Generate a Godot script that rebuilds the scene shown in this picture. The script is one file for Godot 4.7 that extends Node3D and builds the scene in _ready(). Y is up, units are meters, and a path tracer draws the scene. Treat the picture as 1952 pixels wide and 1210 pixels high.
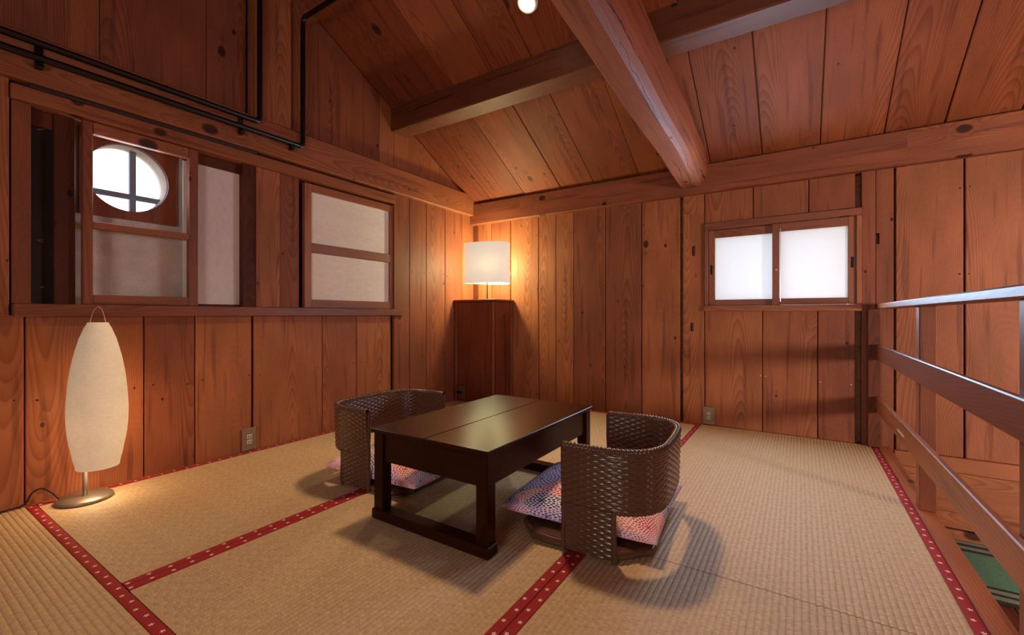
extends Node3D
# A timber loft: wall_left is the plane x = 0, wall_back the plane z = 0, the tatami surface y = 0. Metres.

const UW := 0.6      # metres across one wood texture
const VL := 2.4      # metres along one wood texture
const CEIL0 := 1.69  # height of the ceiling at z = 0
const SLOPE := 0.53
var rng := RandomNumberGenerator.new()
var wood_tex: Array = []
var mats := {}
var turned := Vector2(1, 1)  # the figure may run either way along and across a board

func _ready() -> void:
	rng.seed = 7
	# ---------- camera ----------
	var cam := Camera3D.new()
	cam.name = "camera"
	add_child(cam)
	cam.position = Vector3(2.44, 0.72, 3.12)
	cam.rotation_degrees = Vector3(0, 33, 0)
	cam.near = 0.05
	cam.far = 200.0
	cam.projection = Camera3D.PROJECTION_FRUSTUM
	cam.size = 2.0 * 0.05 * 605.0 / 840.0
	cam.frustum_offset = Vector2(0, -5.0 / 840.0 * 0.05)
	cam.current = true
	# ---------- sky and exposure ----------
	var env := Environment.new()
	env.background_mode = Environment.BG_SKY
	var sky := Sky.new()
	var sm := ProceduralSkyMaterial.new()
	sm.sky_top_color = Color(0.86, 0.92, 1.0)
	sm.sky_horizon_color = Color(0.95, 0.97, 1.0)
	sm.ground_horizon_color = Color(0.80, 0.82, 0.84)
	sm.ground_bottom_color = Color(0.55, 0.55, 0.53)
	sm.sky_energy_multiplier = 2.0
	sm.ground_energy_multiplier = 1.8
	sky.sky_material = sm
	env.sky = sky
	env.tonemap_mode = Environment.TONE_MAPPER_LINEAR
	env.tonemap_exposure = 0.93
	env.sdfgi_enabled = true
	env.ssao_enabled = true
	env.ssil_enabled = true
	var we := WorldEnvironment.new()
	we.name = "world_environment"
	we.environment = env
	add_child(we)
	# ---------- daylight coming in at the three windows, and fill from an added unseen one ----------
	area_light("daylight_back_window", Vector3(2.33, 1.02, 0.075), Vector3(0, 0, 1), Vector2(0.70, 0.40), Color(0.76, 0.88, 1.0), 1.7)
	area_light("daylight_round_window", Vector3(-0.08, 1.334, 2.395), Vector3(1, 0, 0), Vector2(0.22, 0.22), Color(0.86, 0.93, 1.0), 0.12)
	area_light("daylight_stair_window", Vector3(4.78, 0.71, 1.96), Vector3(0, 0, -1), Vector2(0.42, 0.36), Color(1.0, 0.96, 0.92), 8.8)
	area_light("added_fill_front_window", Vector3(2.5, 0.80, 4.96), Vector3(0, 0, -1), Vector2(1.1, 0.62), Color(1.0, 0.97, 0.96), 3.0)  # neutral fill added from behind the camera

	textures()
	shell()
	wall_left()
	wall_back()
	ceiling_parts()
	tatami()
	railing_and_well()
	back_window()
	round_window()
	sliding_screens()
	table()
	chairs()
	cabinet()
	table_lamp()
	floor_lamp()
	ceiling_lamp()
	conduits()
	outlets()

# ================= helpers =================
func area_light(called: String, at: Vector3, dir: Vector3, size: Vector2, c: Color, e: float) -> void:
	var l := AreaLight3D.new()
	l.name = called
	l.area_size = size
	l.area_normalize_energy = true
	l.light_color = c
	l.light_energy = e
	l.shadow_enabled = true
	l.area_range = 12.0
	add_child(l)
	l.look_at_from_position(at, at + dir, Vector3.UP)

func omni(called: String, at: Vector3, c: Color, e: float, size: float, parent: Node) -> void:
	var l := OmniLight3D.new()
	l.name = called
	l.light_color = c
	l.light_energy = e
	l.light_size = size
	l.omni_range = 12.0
	l.omni_attenuation = 2.0
	l.shadow_enabled = true
	parent.add_child(l, true)
	l.position = at

func thing(called: String, label: String, category: String, at := Vector3.ZERO, group := "", kind := "") -> Node3D:
	var o := Node3D.new()
	o.name = called
	add_child(o, true)
	o.position = at
	tag(o, label, category, group, kind)
	return o

func tag(o: Node, label: String, category: String, group := "", kind := "") -> void:
	o.set_meta("label", label)
	o.set_meta("category", category)
	if group != "":
		o.set_meta("group", group)
	if kind != "":
		o.set_meta("kind", kind)

func part(called: String, mesh: Mesh, m: Material, parent: Node, at := Vector3.ZERO) -> MeshInstance3D:
	var o := MeshInstance3D.new()
	o.name = called
	o.mesh = mesh
	o.material_override = m
	parent.add_child(o, true)
	o.position = at
	return o

func plain(key: String, c: Color, rough := 0.7, metal := 0.0) -> StandardMaterial3D:
	if mats.has(key):
		return mats[key]
	var m := StandardMaterial3D.new()
	m.resource_name = key
	m.albedo_color = c
	m.roughness = rough
	m.metallic = metal
	mats[key] = m
	return m

func textured(key: String, tex: Texture2D, c: Color, rough: float, relief := 0.0) -> StandardMaterial3D:
	if mats.has(key):
		return mats[key]
	var m := plain(key, c, rough)
	m.albedo_texture = tex
	if relief > 0.0:
		m.heightmap_enabled = true
		m.heightmap_texture = tex
		m.heightmap_scale = relief
	return m

# wood of a given tone; the figure (texture) is picked at random
func wood(tone: String, pick := -1) -> StandardMaterial3D:
	var k: int = pick if pick >= 0 else rng.randi() % 4
	var v := rng.randi() % 3
	var key := "%s_wood_%d_%d" % [tone, k, v]
	if mats.has(key):
		return mats[key]
	var base := {
		"wall": Color(1, 1, 1), "beam": Color(0.93, 0.88, 0.86), "ceiling": Color(0.88, 0.80, 0.76), "dark": Color(0.42, 0.40, 0.40),
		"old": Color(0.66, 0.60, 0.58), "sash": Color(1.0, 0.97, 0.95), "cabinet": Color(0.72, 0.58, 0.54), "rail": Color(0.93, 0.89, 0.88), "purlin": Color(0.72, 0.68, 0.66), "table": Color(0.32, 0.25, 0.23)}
	var rough := {"wall": 0.58, "beam": 0.46, "ceiling": 0.6, "dark": 0.6, "old": 0.62, "sash": 0.5, "cabinet": 0.5, "rail": 0.42, "purlin": 0.5, "table": 0.25}
	var c: Color = base[tone]
	var f: float = [1.0, 0.9, 1.07][v]
	var m := textured(key, wood_tex[k], Color(minf(c.r * f, 1.15), minf(c.g * f * [1.0, 0.97, 1.02][v], 1.15), minf(c.b * f, 1.15)), rough[tone], 0.06)
	m.metallic_specular = 0.24 if tone == "table" else 0.36 if tone in ["wall", "ceiling", "old", "dark", "table"] else 0.5
	return m

func quad(st: SurfaceTool, p: Array, n: Vector3, uv: Array) -> void:
	var c: Vector3 = (p[1] - p[0]).cross(p[2] - p[0])
	var order := [0, 2, 1, 0, 3, 2] if c.dot(n) > 0.0 else [0, 1, 2, 0, 2, 3]
	if p.size() == 3:
		order = [0, 2, 1] if c.dot(n) > 0.0 else [0, 1, 2]
	for i in order:
		st.set_normal(n)
		st.set_uv(uv[i])
		st.add_vertex(p[i])

func face_uv(p: Vector3, n: Vector3, grain: int, off: Vector2) -> Vector2:
	var a := n.abs().max_axis_index()
	var vi := grain if a != grain else (grain + 1) % 3
	var ui := 3 - a - vi
	return Vector2(turned.x * p[ui] / UW + off.x, turned.y * p[vi] / VL + off.y)

# a chamfered box centred on the origin; grain is the axis along which the wood runs
func add_box(st: SurfaceTool, size: Vector3, bevel: float, grain: int, off: Vector2, at := Vector3.ZERO) -> void:
	var h := size / 2.0
	var b := minf(bevel, 0.45 * minf(h.x, minf(h.y, h.z)))
	for a in 3:
		var c := (a + 1) % 3
		var d := (a + 2) % 3
		for s in [-1.0, 1.0]:
			var n := Vector3.ZERO
			n[a] = s
			var ps := []
			var uvs := []
			for k in [[-1, -1], [1, -1], [1, 1], [-1, 1]]:
				var p := Vector3.ZERO
				p[a] = s * h[a]
				p[c] = k[0] * (h[c] - b)
				p[d] = k[1] * (h[d] - b)
				ps.append(p + at)
				uvs.append(face_uv(p, n, grain, off))
			quad(st, ps, n, uvs)
		for s in [-1.0, 1.0]:
			for t in [-1.0, 1.0]:
				var n2 := Vector3.ZERO
				n2[a] = s
				n2[c] = t
				n2 = n2.normalized()
				var n3 := Vector3.ZERO
				n3[a] = s
				var ps2 := []
				var uvs2 := []
				for k in [[0, -1], [1, -1], [1, 1], [0, 1]]:
					var p2 := Vector3.ZERO
					p2[a] = s * (h[a] - (b if k[0] == 1 else 0.0))
					p2[c] = t * (h[c] - (b if k[0] == 0 else 0.0))
					p2[d] = k[1] * (h[d] - b)
					ps2.append(p2 + at)
					uvs2.append(face_uv(p2, n3, grain, off))
				quad(st, ps2, n2, uvs2)
	for sx in [-1.0, 1.0]:
		for sy in [-1.0, 1.0]:
			for sz in [-1.0, 1.0]:
				var s3 := Vector3(sx, sy, sz)
				var p0 := s3 * h - Vector3(0, sy * b, sz * b)
				var p1 := s3 * h - Vector3(sx * b, 0, sz * b)
				var p3 := s3 * h - Vector3(sx * b, sy * b, 0)
				var z := face_uv(p0, Vector3(1, 0, 0), grain, off)
				quad(st, [p0 + at, p1 + at, p3 + at], s3.normalized(), [z, z, z])

func new_st() -> SurfaceTool:
	var st := SurfaceTool.new()
	st.begin(Mesh.PRIMITIVE_TRIANGLES)
	return st

func any_off(across: float, along: float) -> Vector2:
	turned = Vector2(-1.0 if rng.randf() < 0.5 else 1.0, -1.0 if rng.randf() < 0.5 else 1.0)
	var u := across / 2.0 / UW + rng.randf() * maxf(0.0, 1.0 - across / UW)
	var v := along / 2.0 / VL + rng.randf() * maxf(0.0, 1.0 - along / VL)
	return Vector2(u, v)

func box_mesh(size: Vector3, bevel: float, grain: int) -> ArrayMesh:
	var st := new_st()
	var across := 0.0
	for i in 3:
		if i != grain:
			across = maxf(across, size[i])
	add_box(st, size, bevel, grain, any_off(across, size[grain]))
	return st.commit()

# a wooden piece between two corners
func board(called: String, lo: Vector3, hi: Vector3, grain: int, m: Material, parent: Node, bevel := 0.0025) -> MeshInstance3D:
	var o := part(called, box_mesh(hi - lo, bevel, grain), m, parent)
	o.position = (lo + hi) / 2.0 - (parent.position if parent is Node3D and parent.get_parent() == self else Vector3.ZERO)
	return o

# polygon in one plane pulled along an axis: poly in (a, b), from d0 to d1 along the third axis
func prism(poly: PackedVector2Array, axis: int, d0: float, d1: float, grain: int) -> ArrayMesh:
	var st := new_st()
	var ai := (axis + 1) % 3
	var bi := (axis + 2) % 3
	var mid := Vector2.ZERO
	for p in poly:
		mid += p / poly.size()
	var off := any_off(0.3, 1.0)
	var pt := func(p: Vector2, d: float) -> Vector3:
		var r := Vector3.ZERO
		r[axis] = d
		r[ai] = p.x
		r[bi] = p.y
		return r
	for e in [[d0, -1.0], [d1, 1.0]]:
		var n := Vector3.ZERO
		n[axis] = e[1]
		var idx := Geometry2D.triangulate_polygon(poly)
		for t in range(0, idx.size(), 3):
			var ps := []
			var uvs := []
			for j in 3:
				var q: Vector3 = pt.call(poly[idx[t + j]], e[0])
				ps.append(q)
				uvs.append(face_uv(q - pt.call(mid, e[0]), n, grain, off))
			quad(st, ps, n, uvs)
	for i in poly.size():
		var p := poly[i]
		var q := poly[(i + 1) % poly.size()]
		var out := Vector2(q.y - p.y, p.x - q.x).normalized()
		if out.dot((p + q) / 2.0 - mid) < 0.0:
			out = -out
		var n2: Vector3 = pt.call(out, 0.0)
		var ps2 := [pt.call(p, d0), pt.call(q, d0), pt.call(q, d1), pt.call(p, d1)]
		var uvs2 := []
		for r in ps2:
			uvs2.append(face_uv(r - pt.call(mid, 0.0), n2, grain, off))
		quad(st, ps2, n2, uvs2)
	return st.commit()

# grid of points -> smooth surface; rows[i][j]
func add_grid(st: SurfaceTool, rows: Array, uvs: Array, flip: bool, first := 0) -> int:
	var nr := rows.size()
	var nc: int = rows[0].size()
	for i in nr:
		for j in nc:
			st.set_uv(uvs[i][j] if uvs.size() else Vector2(float(j) / (nc - 1), float(i) / (nr - 1)))
			st.add_vertex(rows[i][j])
	for i in nr - 1:
		for j in nc - 1:
			var a := first + i * nc + j
			var b := a + 1
			var c := a + nc
			var d := c + 1
			for k in ([a, c, b, b, c, d] if not flip else [a, b, c, b, d, c]):
				st.add_index(k)
	return first + nr * nc

func grid_mesh(rows: Array, uvs := [], flip := false) -> ArrayMesh:
	var st := new_st()
	add_grid(st, rows, uvs, flip)
	st.generate_normals()
	return st.commit()

func lathe(profile: Array, seg := 40, sx := 1.0, sz := 1.0) -> ArrayMesh:
	var rows := []
	for p in profile:
		var r := []
		for j in seg + 1:
			var a := TAU * j / seg
			r.append(Vector3(cos(a) * p.x * sx, p.y, sin(a) * p.x * sz))
		rows.append(r)
	return grid_mesh(rows, [], false)

func tube(path: Array, r: float, seg := 10, capped := true) -> ArrayMesh:
	var rows := []
	var up := Vector3.UP
	for i in path.size():
		var t: Vector3 = (path[mini(i + 1, path.size() - 1)] - path[maxi(i - 1, 0)]).normalized()
		if absf(t.dot(up)) > 0.95:
			up = Vector3.RIGHT if absf(t.x) < 0.9 else Vector3.FORWARD
		var s := t.cross(up).normalized()
		up = s.cross(t).normalized()
		var row := []
		for j in seg + 1:
			var a := TAU * j / seg
			row.append(path[i] + (s * cos(a) + up * sin(a)) * r)
		rows.append(row)
	if capped:
		var r0 := []
		var r1 := []
		for j in seg + 1:
			r0.append(path[0])
			r1.append(path[path.size() - 1])
		rows.push_front(r0)
		rows.push_back(r1)
	return grid_mesh(rows, [], true)

func smooth_path(pts: Array, per := 6) -> Array:
	var out := []
	for i in pts.size() - 1:
		var p0: Vector3 = pts[maxi(i - 1, 0)]
		var p3: Vector3 = pts[mini(i + 2, pts.size() - 1)]
		for k in per:
			var a: Vector3 = pts[i]
			out.append(a.cubic_interpolate(pts[i + 1], p0, p3, float(k) / per))
	out.append(pts[pts.size() - 1])
	return out

func ceil_y(z: float) -> float:
	return CEIL0 + SLOPE * z

# ================= textures =================
func image_of(w: int, h: int, bytes: PackedByteArray) -> ImageTexture:
	return ImageTexture.create_from_image(Image.create_from_data(w, h, false, Image.FORMAT_RGB8, bytes))

func put_px(b: PackedByteArray, i: int, c: Vector3) -> void:
	b[i] = int(clampf(c.x, 0.0, 1.0) * 255.0)
	b[i + 1] = int(clampf(c.y, 0.0, 1.0) * 255.0)
	b[i + 2] = int(clampf(c.z, 0.0, 1.0) * 255.0)

func noise(seed_: int, freq: float, octaves := 3) -> FastNoiseLite:
	var n := FastNoiseLite.new()
	n.seed = seed_
	n.noise_type = FastNoiseLite.TYPE_SIMPLEX_SMOOTH
	n.frequency = freq
	n.fractal_octaves = octaves
	return n

func textures() -> void:
	for k in 5:
		wood_tex.append(wood_texture(k))

func wood_texture(k: int) -> ImageTexture:
	var w := 320
	var h := 1024
	var b := PackedByteArray()
	b.resize(w * h * 3)
	var r := RandomNumberGenerator.new()
	r.seed = 100 + k
	var big := noise(10 + k, 1.0, 2)
	var fine := noise(30 + k, 1.0, 2)
	var stain := noise(50 + k, 1.0, 3)
	var knots := []
	for i in (7 if k < 4 else 3):
		knots.append([r.randf_range(0.03, 0.57), r.randf_range(0.1, 2.3), 0.004 + 0.020 * pow(r.randf(), 2.0)])
	var cracks := []
	if k == 4:
		for i in 12:
			cracks.append([r.randf_range(0.02, 0.58), r.randf_range(0.0, 2.0), r.randf_range(0.25, 0.7), r.randf_range(0.0008, 0.0022)])
	var uc := r.randf_range(0.2, 0.4)
	var h0 := r.randf_range(0.02, 0.05)
	var tilt := r.randf_range(0.035, 0.07)
	var freq := r.randf_range(110.0, 190.0)
	var early := Vector3(0.650, 0.392, 0.256)
	var late := Vector3(0.490, 0.255, 0.153)
	var knot_c := Vector3(0.24, 0.115, 0.08)
	for y in h:
		var v := VL * y / h
		var row_bend := 0.03 * big.get_noise_2d(3.0, v * 0.9)
		var near := []
		for q in knots:
			if absf(q[1] - v) < q[2] * 14.0:
				near.append(q)
		for x in w:
			var u := UW * x / w
			var du := u - uc + row_bend + 0.012 * big.get_noise_2d(u * 4.0, v * 0.7)
			var hh := h0 + tilt * v + 0.02 * big.get_noise_2d(u * 2.0 + 9.0, v * 0.8)
			var d := sqrt(du * du + hh * hh)
			var dark := 0.0
			for q in near:
				var ku: float = (u - q[0]) / q[2]
				var kv: float = (v - q[1]) / (q[2] * 1.5)
				var e := ku * ku / 5.0 + kv * kv / 16.0
				if e < 6.0:
					d += q[2] * 1.5 * exp(-e) * (1.0 if ku > 0 else -1.0) * minf(1.0, absf(ku))
				var rr := ku * ku + kv * kv
				if rr < 4.0:
					dark = maxf(dark, 1.0 - smoothstep(0.5, 1.6, rr))
				elif absf(ku) < 2.5 and absf(kv) < 5.0:
					dark = maxf(dark, 0.22 * (1.0 - absf(kv) / 5.0) * (1.0 - absf(ku) / 2.5))
			var f := fposmod(d * freq, 1.0)
			var ring := f * f * (1.0 - smoothstep(0.86, 1.0, f))
			var fib := fine.get_noise_2d(u * 420.0, v * 9.0)
			var s := stain.get_noise_2d(u * 5.0, v * 1.5)
			var c := early.lerp(late, clampf(ring * 0.72 + 0.2 + fib * 0.18, 0.0, 1.0))
			c *= 1.0 + 0.09 * fib + 0.13 * s
			var streak := stain.get_noise_2d(u * 22.0 + 40.0, v * 1.1)
			if streak > 0.26:
				c = c.lerp(knot_c * 1.3, minf(0.42, (streak - 0.26) * 1.4) * (0.8 + 0.6 * fib))
			c = c.lerp(knot_c, dark * 0.92)
			for q in cracks:
				if v > q[1] and v < q[1] + q[2]:
					var cu: float = q[0] + 0.012 * big.get_noise_2d(q[0] * 90.0, v * 5.0) + (v - q[1]) * 0.02
					var t: float = (v - q[1]) / q[2]
					if absf(u - cu) < q[3] * 4.0 * t * (1.0 - t) + 0.0003:
						c = Vector3(0.10, 0.055, 0.04)
			put_px(b, (y * w + x) * 3, c)
	return image_of(w, h, b)

func speck_texture() -> ImageTexture:
	var w := 64
	var h := 512
	var b := PackedByteArray()
	b.resize(w * h * 3)
	var n := noise(3, 0.05)
	for y in h:
		for x in w:
			var c := Vector3(0.13, 0.105, 0.12) * (1.0 + 0.4 * n.get_noise_2d(x, y))
			put_px(b, (y * w + x) * 3, c)
	var r := RandomNumberGenerator.new()
	r.seed = 5
	for i in 60:
		var x := r.randi_range(2, w - 4)
		var y := r.randi_range(2, h - 4)
		var g := r.randf_range(0.25, 0.7)
		for k in r.randi_range(1, 3):
			put_px(b, ((y + k) * w + x + (k % 2)) * 3, Vector3(g, g * 0.95, g * 0.9))
	return image_of(w, h, b)

func plaster_texture(seed_: int, c0: Vector3) -> ImageTexture:
	var w := 192
	var b := PackedByteArray()
	b.resize(w * w * 3)
	var n := noise(seed_, 0.02, 4)
	var f := noise(seed_ + 1, 0.35, 2)
	for y in w:
		for x in w:
			var c := c0 * (1.0 + 0.10 * n.get_noise_2d(x, y) + 0.06 * f.get_noise_2d(x, y))
			put_px(b, (y * w + x) * 3, c)
	return image_of(w, w, b)

func rush_texture() -> ImageTexture:
	# u: across four ridges, v: along them; one strand of rush is about 1.3 mm
	var w := 128
	var h := 768
	var b := PackedByteArray()
	b.resize(w * h * 3)
	var r := RandomNumberGenerator.new()
	r.seed = 11
	var n := noise(77, 0.02, 3)
	var tone := []
	for s in 160:
		var col := []
		for q in 8:
			col.append(r.randf_range(-1.0, 1.0))
		tone.append(col)
	for y in h:
		var sv := 154.0 * y / h
		for x in w:
			var q := int(8.0 * x / w)
			var sp := sv + (0.5 if q % 2 == 1 else 0.0)
			var si := int(sp) % 154
			var fr := sp - floorf(sp)
			var edge := 1.0 - 0.14 * pow(absf(2.0 * fr - 1.0), 4.0)
			var t: float = tone[si][q]
			var c := Vector3(0.765, 0.635, 0.485) * (1.0 + 0.085 * t + 0.07 * n.get_noise_2d(x, y)) * edge
			c.y *= 1.0 + 0.012 * t
			put_px(b, (y * w + x) * 3, c)
	return image_of(w, h, b)

func border_texture() -> ImageTexture:
	# 28 mm by 96 mm of red cloth with two five-petalled blossoms
	var w := 112
	var h := 384
	var b := PackedByteArray()
	b.resize(w * h * 3)
	for y in h:
		for x in w:
			var weave := 1.0 + 0.10 * (float((x + y) % 4 < 2) - 0.5)
			var c := Vector3(0.60, 0.055, 0.10) * weave
			for k in 2:
				var cx := 0.5 * w + (-12.0 if k == 0 else 12.0)
				var cy := h * (0.25 + 0.5 * k)
				var dx := x - cx
				var dy := y - cy
				var rad := sqrt(dx * dx + dy * dy)
				var a := atan2(dy, dx) + 0.5 * k
				var lim := 17.0 + 7.5 * cos(5.0 * a)
				if rad < lim and rad > 3.5:
					c = Vector3(0.92, 0.85, 0.79) * weave
			put_px(b, (y * w + x) * 3, c)
	return image_of(w, h, b)

func petal_texture() -> ImageTexture:
	var w := 512
	var b := PackedByteArray()
	b.resize(w * w * 3)
	var r := RandomNumberGenerator.new()
	r.seed = 21
	var cols := [Vector3(0.76, 0.10, 0.16), Vector3(0.86, 0.34, 0.40), Vector3(0.10, 0.10, 0.34), Vector3(0.52, 0.32, 0.60), Vector3(0.88, 0.40, 0.30), Vector3(0.82, 0.36, 0.52), Vector3(0.80, 0.20, 0.28), Vector3(0.16, 0.18, 0.48)]
	var fl := []
	for i in 6:
		for j in 6:
			fl.append([(i + r.randf_range(0.1, 0.9)) * w / 6.0, (j + r.randf_range(0.1, 0.9)) * w / 6.0, cols[(i * 5 + j * 3 + r.randi() % 2) % 8], r.randf_range(0.85, 1.2), r.randf() * TAU])
	for y in w:
		for x in w:
			var best := 1e9
			var f: Array = fl[0]
			for q in fl:
				var dx: float = absf(x - q[0])
				var dy: float = absf(y - q[1])
				dx = minf(dx, w - dx)
				dy = minf(dy, w - dy)
				var d: float = (dx * dx + dy * dy) * q[3]
				if d < best:
					best = d
					f = q
			var ex: float = x - f[0]
			var ey: float = y - f[1]
			if absf(ex) > w / 2.0:
				ex -= signf(ex) * w
			if absf(ey) > w / 2.0:
				ey -= signf(ey) * w
			var rad := sqrt(ex * ex + ey * ey)
			var k := roundf(rad / 11.0)
			var c := Vector3(0.98, 0.92, 0.95).lerp(f[2], 0.05)
			if k < 0.5:
				c = f[2]
			else:
				var n := 6.0 * k
				var a: float = (atan2(ey, ex) + f[4]) / TAU * n
				var da := absf(a - roundf(a)) / n * TAU * rad
				var dr := absf(rad - k * 11.0)
				if da * da / 17.0 + dr * dr / 19.0 < 1.0:
					var cc: Vector3 = f[2]
					c = cc.lerp(Vector3(0.9, 0.7, 0.72), minf(0.30, 0.04 * k))
			put_px(b, (y * w + x) * 3, c)
	return image_of(w, w, b)

func rug_texture() -> ImageTexture:
	var w := 192
	var b := PackedByteArray()
	b.resize(w * w * 3)
	var r := RandomNumberGenerator.new()
	r.seed = 31
	for y in w:
		for x in w:
			var t := r.randf()
			var c := Vector3(0.36, 0.50, 0.42).lerp(Vector3(0.64, 0.75, 0.66), t * t)
			put_px(b, (y * w + x) * 3, c)
	return image_of(w, w, b)

func paper_texture() -> ImageTexture:
	var w := 256
	var b := PackedByteArray()
	b.resize(w * w * 3)
	var n := noise(91, 0.012, 4)
	var f := noise(92, 0.16, 3)
	for y in w:
		for x in w:
			var c := Vector3(0.95, 0.935, 0.915) * (1.0 + 0.025 * n.get_noise_2d(x, y) + 0.03 * f.get_noise_2d(x * 0.5, y))
			put_px(b, (y * w + x) * 3, c)
	return image_of(w, w, b)

# ================= the shell =================
func slab(called: String, lo: Vector3, hi: Vector3, m: Material, parent: Node) -> MeshInstance3D:
	return board(called, lo, hi, 0, m, parent, 0.0)

func shell() -> void:
	var dk := wood("wall", 2)
	# floor under the mats, the lower floor of the stair well
	var fl := thing("floor", "wooden underfloor beneath the tatami mats", "floor", Vector3.ZERO, "", "structure")
	slab("subfloor", Vector3(-0.2, -0.43, -0.12), Vector3(2.80, -0.052, 5.1), dk, fl)
	var lf := thing("floor_lower", "lower wooden floor of the stair well beyond the railing", "floor", Vector3.ZERO, "", "structure")
	for i in 17:
		board("plank", Vector3(2.862 + i * 0.145, -0.455, 0.0), Vector3(2.862 + i * 0.145 + 0.143, -0.430, 5.0), 2, wood("old"), lf)
	slab("underfloor", Vector3(2.80, -0.52, -0.12), Vector3(5.4, -0.456, 5.1), dk, lf)
	# walls of the stair well, outside the frame; its window faces the back wall
	var wr := thing("wall_right", "plain board walls of the stair well with a small window", "wall", Vector3.ZERO, "", "structure")
	var m := wood("wall", 0)
	slab("panel", Vector3(5.32, -0.5, -0.14), Vector3(5.42, 3.4, 2.10), m, wr)
	slab("panel", Vector3(4.32, -0.5, 2.10), Vector3(4.42, 3.4, 5.1), m, wr)
	slab("panel", Vector3(4.32, -0.5, 2.0), Vector3(5.32, 0.50, 2.10), m, wr)
	slab("panel", Vector3(4.32, 0.92, 2.0), Vector3(5.32, 3.4, 2.10), m, wr)
	slab("panel", Vector3(4.32, 0.50, 2.0), Vector3(4.53, 0.92, 2.10), m, wr)
	slab("panel", Vector3(5.03, 0.50, 2.0), Vector3(5.32, 0.92, 2.10), m, wr)
	var w3 := thing("window_3", "small stair window of frosted glass in a wooden frame", "window", Vector3(4.78, 0.50, 2.0), "", "structure")
	for q in [[Vector3(4.53, 0.50, 1.985), Vector3(5.03, 0.522, 2.05), 0], [Vector3(4.53, 0.898, 1.985), Vector3(5.03, 0.92, 2.05), 0], [Vector3(4.53, 0.522, 1.985), Vector3(4.552, 0.898, 2.05), 1], [Vector3(5.008, 0.522, 1.985), Vector3(5.03, 0.898, 2.05), 1]]:
		board("frame", q[0], q[1], q[2], wood("sash"), w3)
	board("pane", Vector3(4.552, 0.522, 2.03), Vector3(5.008, 0.898, 2.034), 1, frosted(), w3, 0.0)
	# front wall behind the camera
	var wf := thing("wall_front", "plain board wall behind the viewer", "wall", Vector3.ZERO, "", "structure")
	var fm := wood("wall", 1)
	slab("panel", Vector3(-0.3, -0.5, 5.0), Vector3(1.9, 3.4, 5.1), fm, wf)
	slab("panel", Vector3(3.1, -0.5, 5.0), Vector3(5.42, 3.4, 5.1), fm, wf)
	slab("panel", Vector3(1.9, -0.5, 5.0), Vector3(3.1, 0.44, 5.1), fm, wf)
	slab("panel", Vector3(1.9, 1.16, 5.0), Vector3(3.1, 3.4, 5.1), fm, wf)
	var w4 := thing("window_4", "added unseen frosted window in the wall behind the viewer, for fill light", "window", Vector3(2.5, 0.44, 5.0), "", "structure")  # unseen window, added to carry the fill light
	for q in [[Vector3(1.9, 0.44, 4.985), Vector3(3.1, 0.47, 5.05), 0], [Vector3(1.9, 1.13, 4.985), Vector3(3.1, 1.16, 5.05), 0], [Vector3(1.9, 0.47, 4.985), Vector3(1.93, 1.13, 5.05), 1], [Vector3(3.07, 0.47, 4.985), Vector3(3.1, 1.13, 5.05), 1]]:
		board("frame", q[0], q[1], q[2], wood("sash"), w4)
	board("pane", Vector3(1.93, 0.47, 5.03), Vector3(3.07, 1.13, 5.034), 1, frosted(), w4, 0.0)

func frosted() -> StandardMaterial3D:
	var m := plain("frosted_glass", Color(0.96, 0.97, 0.98), 0.4)
	m.backlight_enabled = true
	m.backlight = Color(1, 1, 1)
	return m

func nail_mesh() -> ArrayMesh:
	if not mats.has("nail_mesh"):
		mats["nail_mesh"] = lathe([Vector2(0.0035, -0.002), Vector2(0.0035, 0.0002), Vector2(0.002, 0.0008), Vector2(0.0, 0.001)], 8)
	return mats["nail_mesh"]

func jit() -> float:
	return rng.randf_range(-0.0018, 0.0018)

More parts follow.
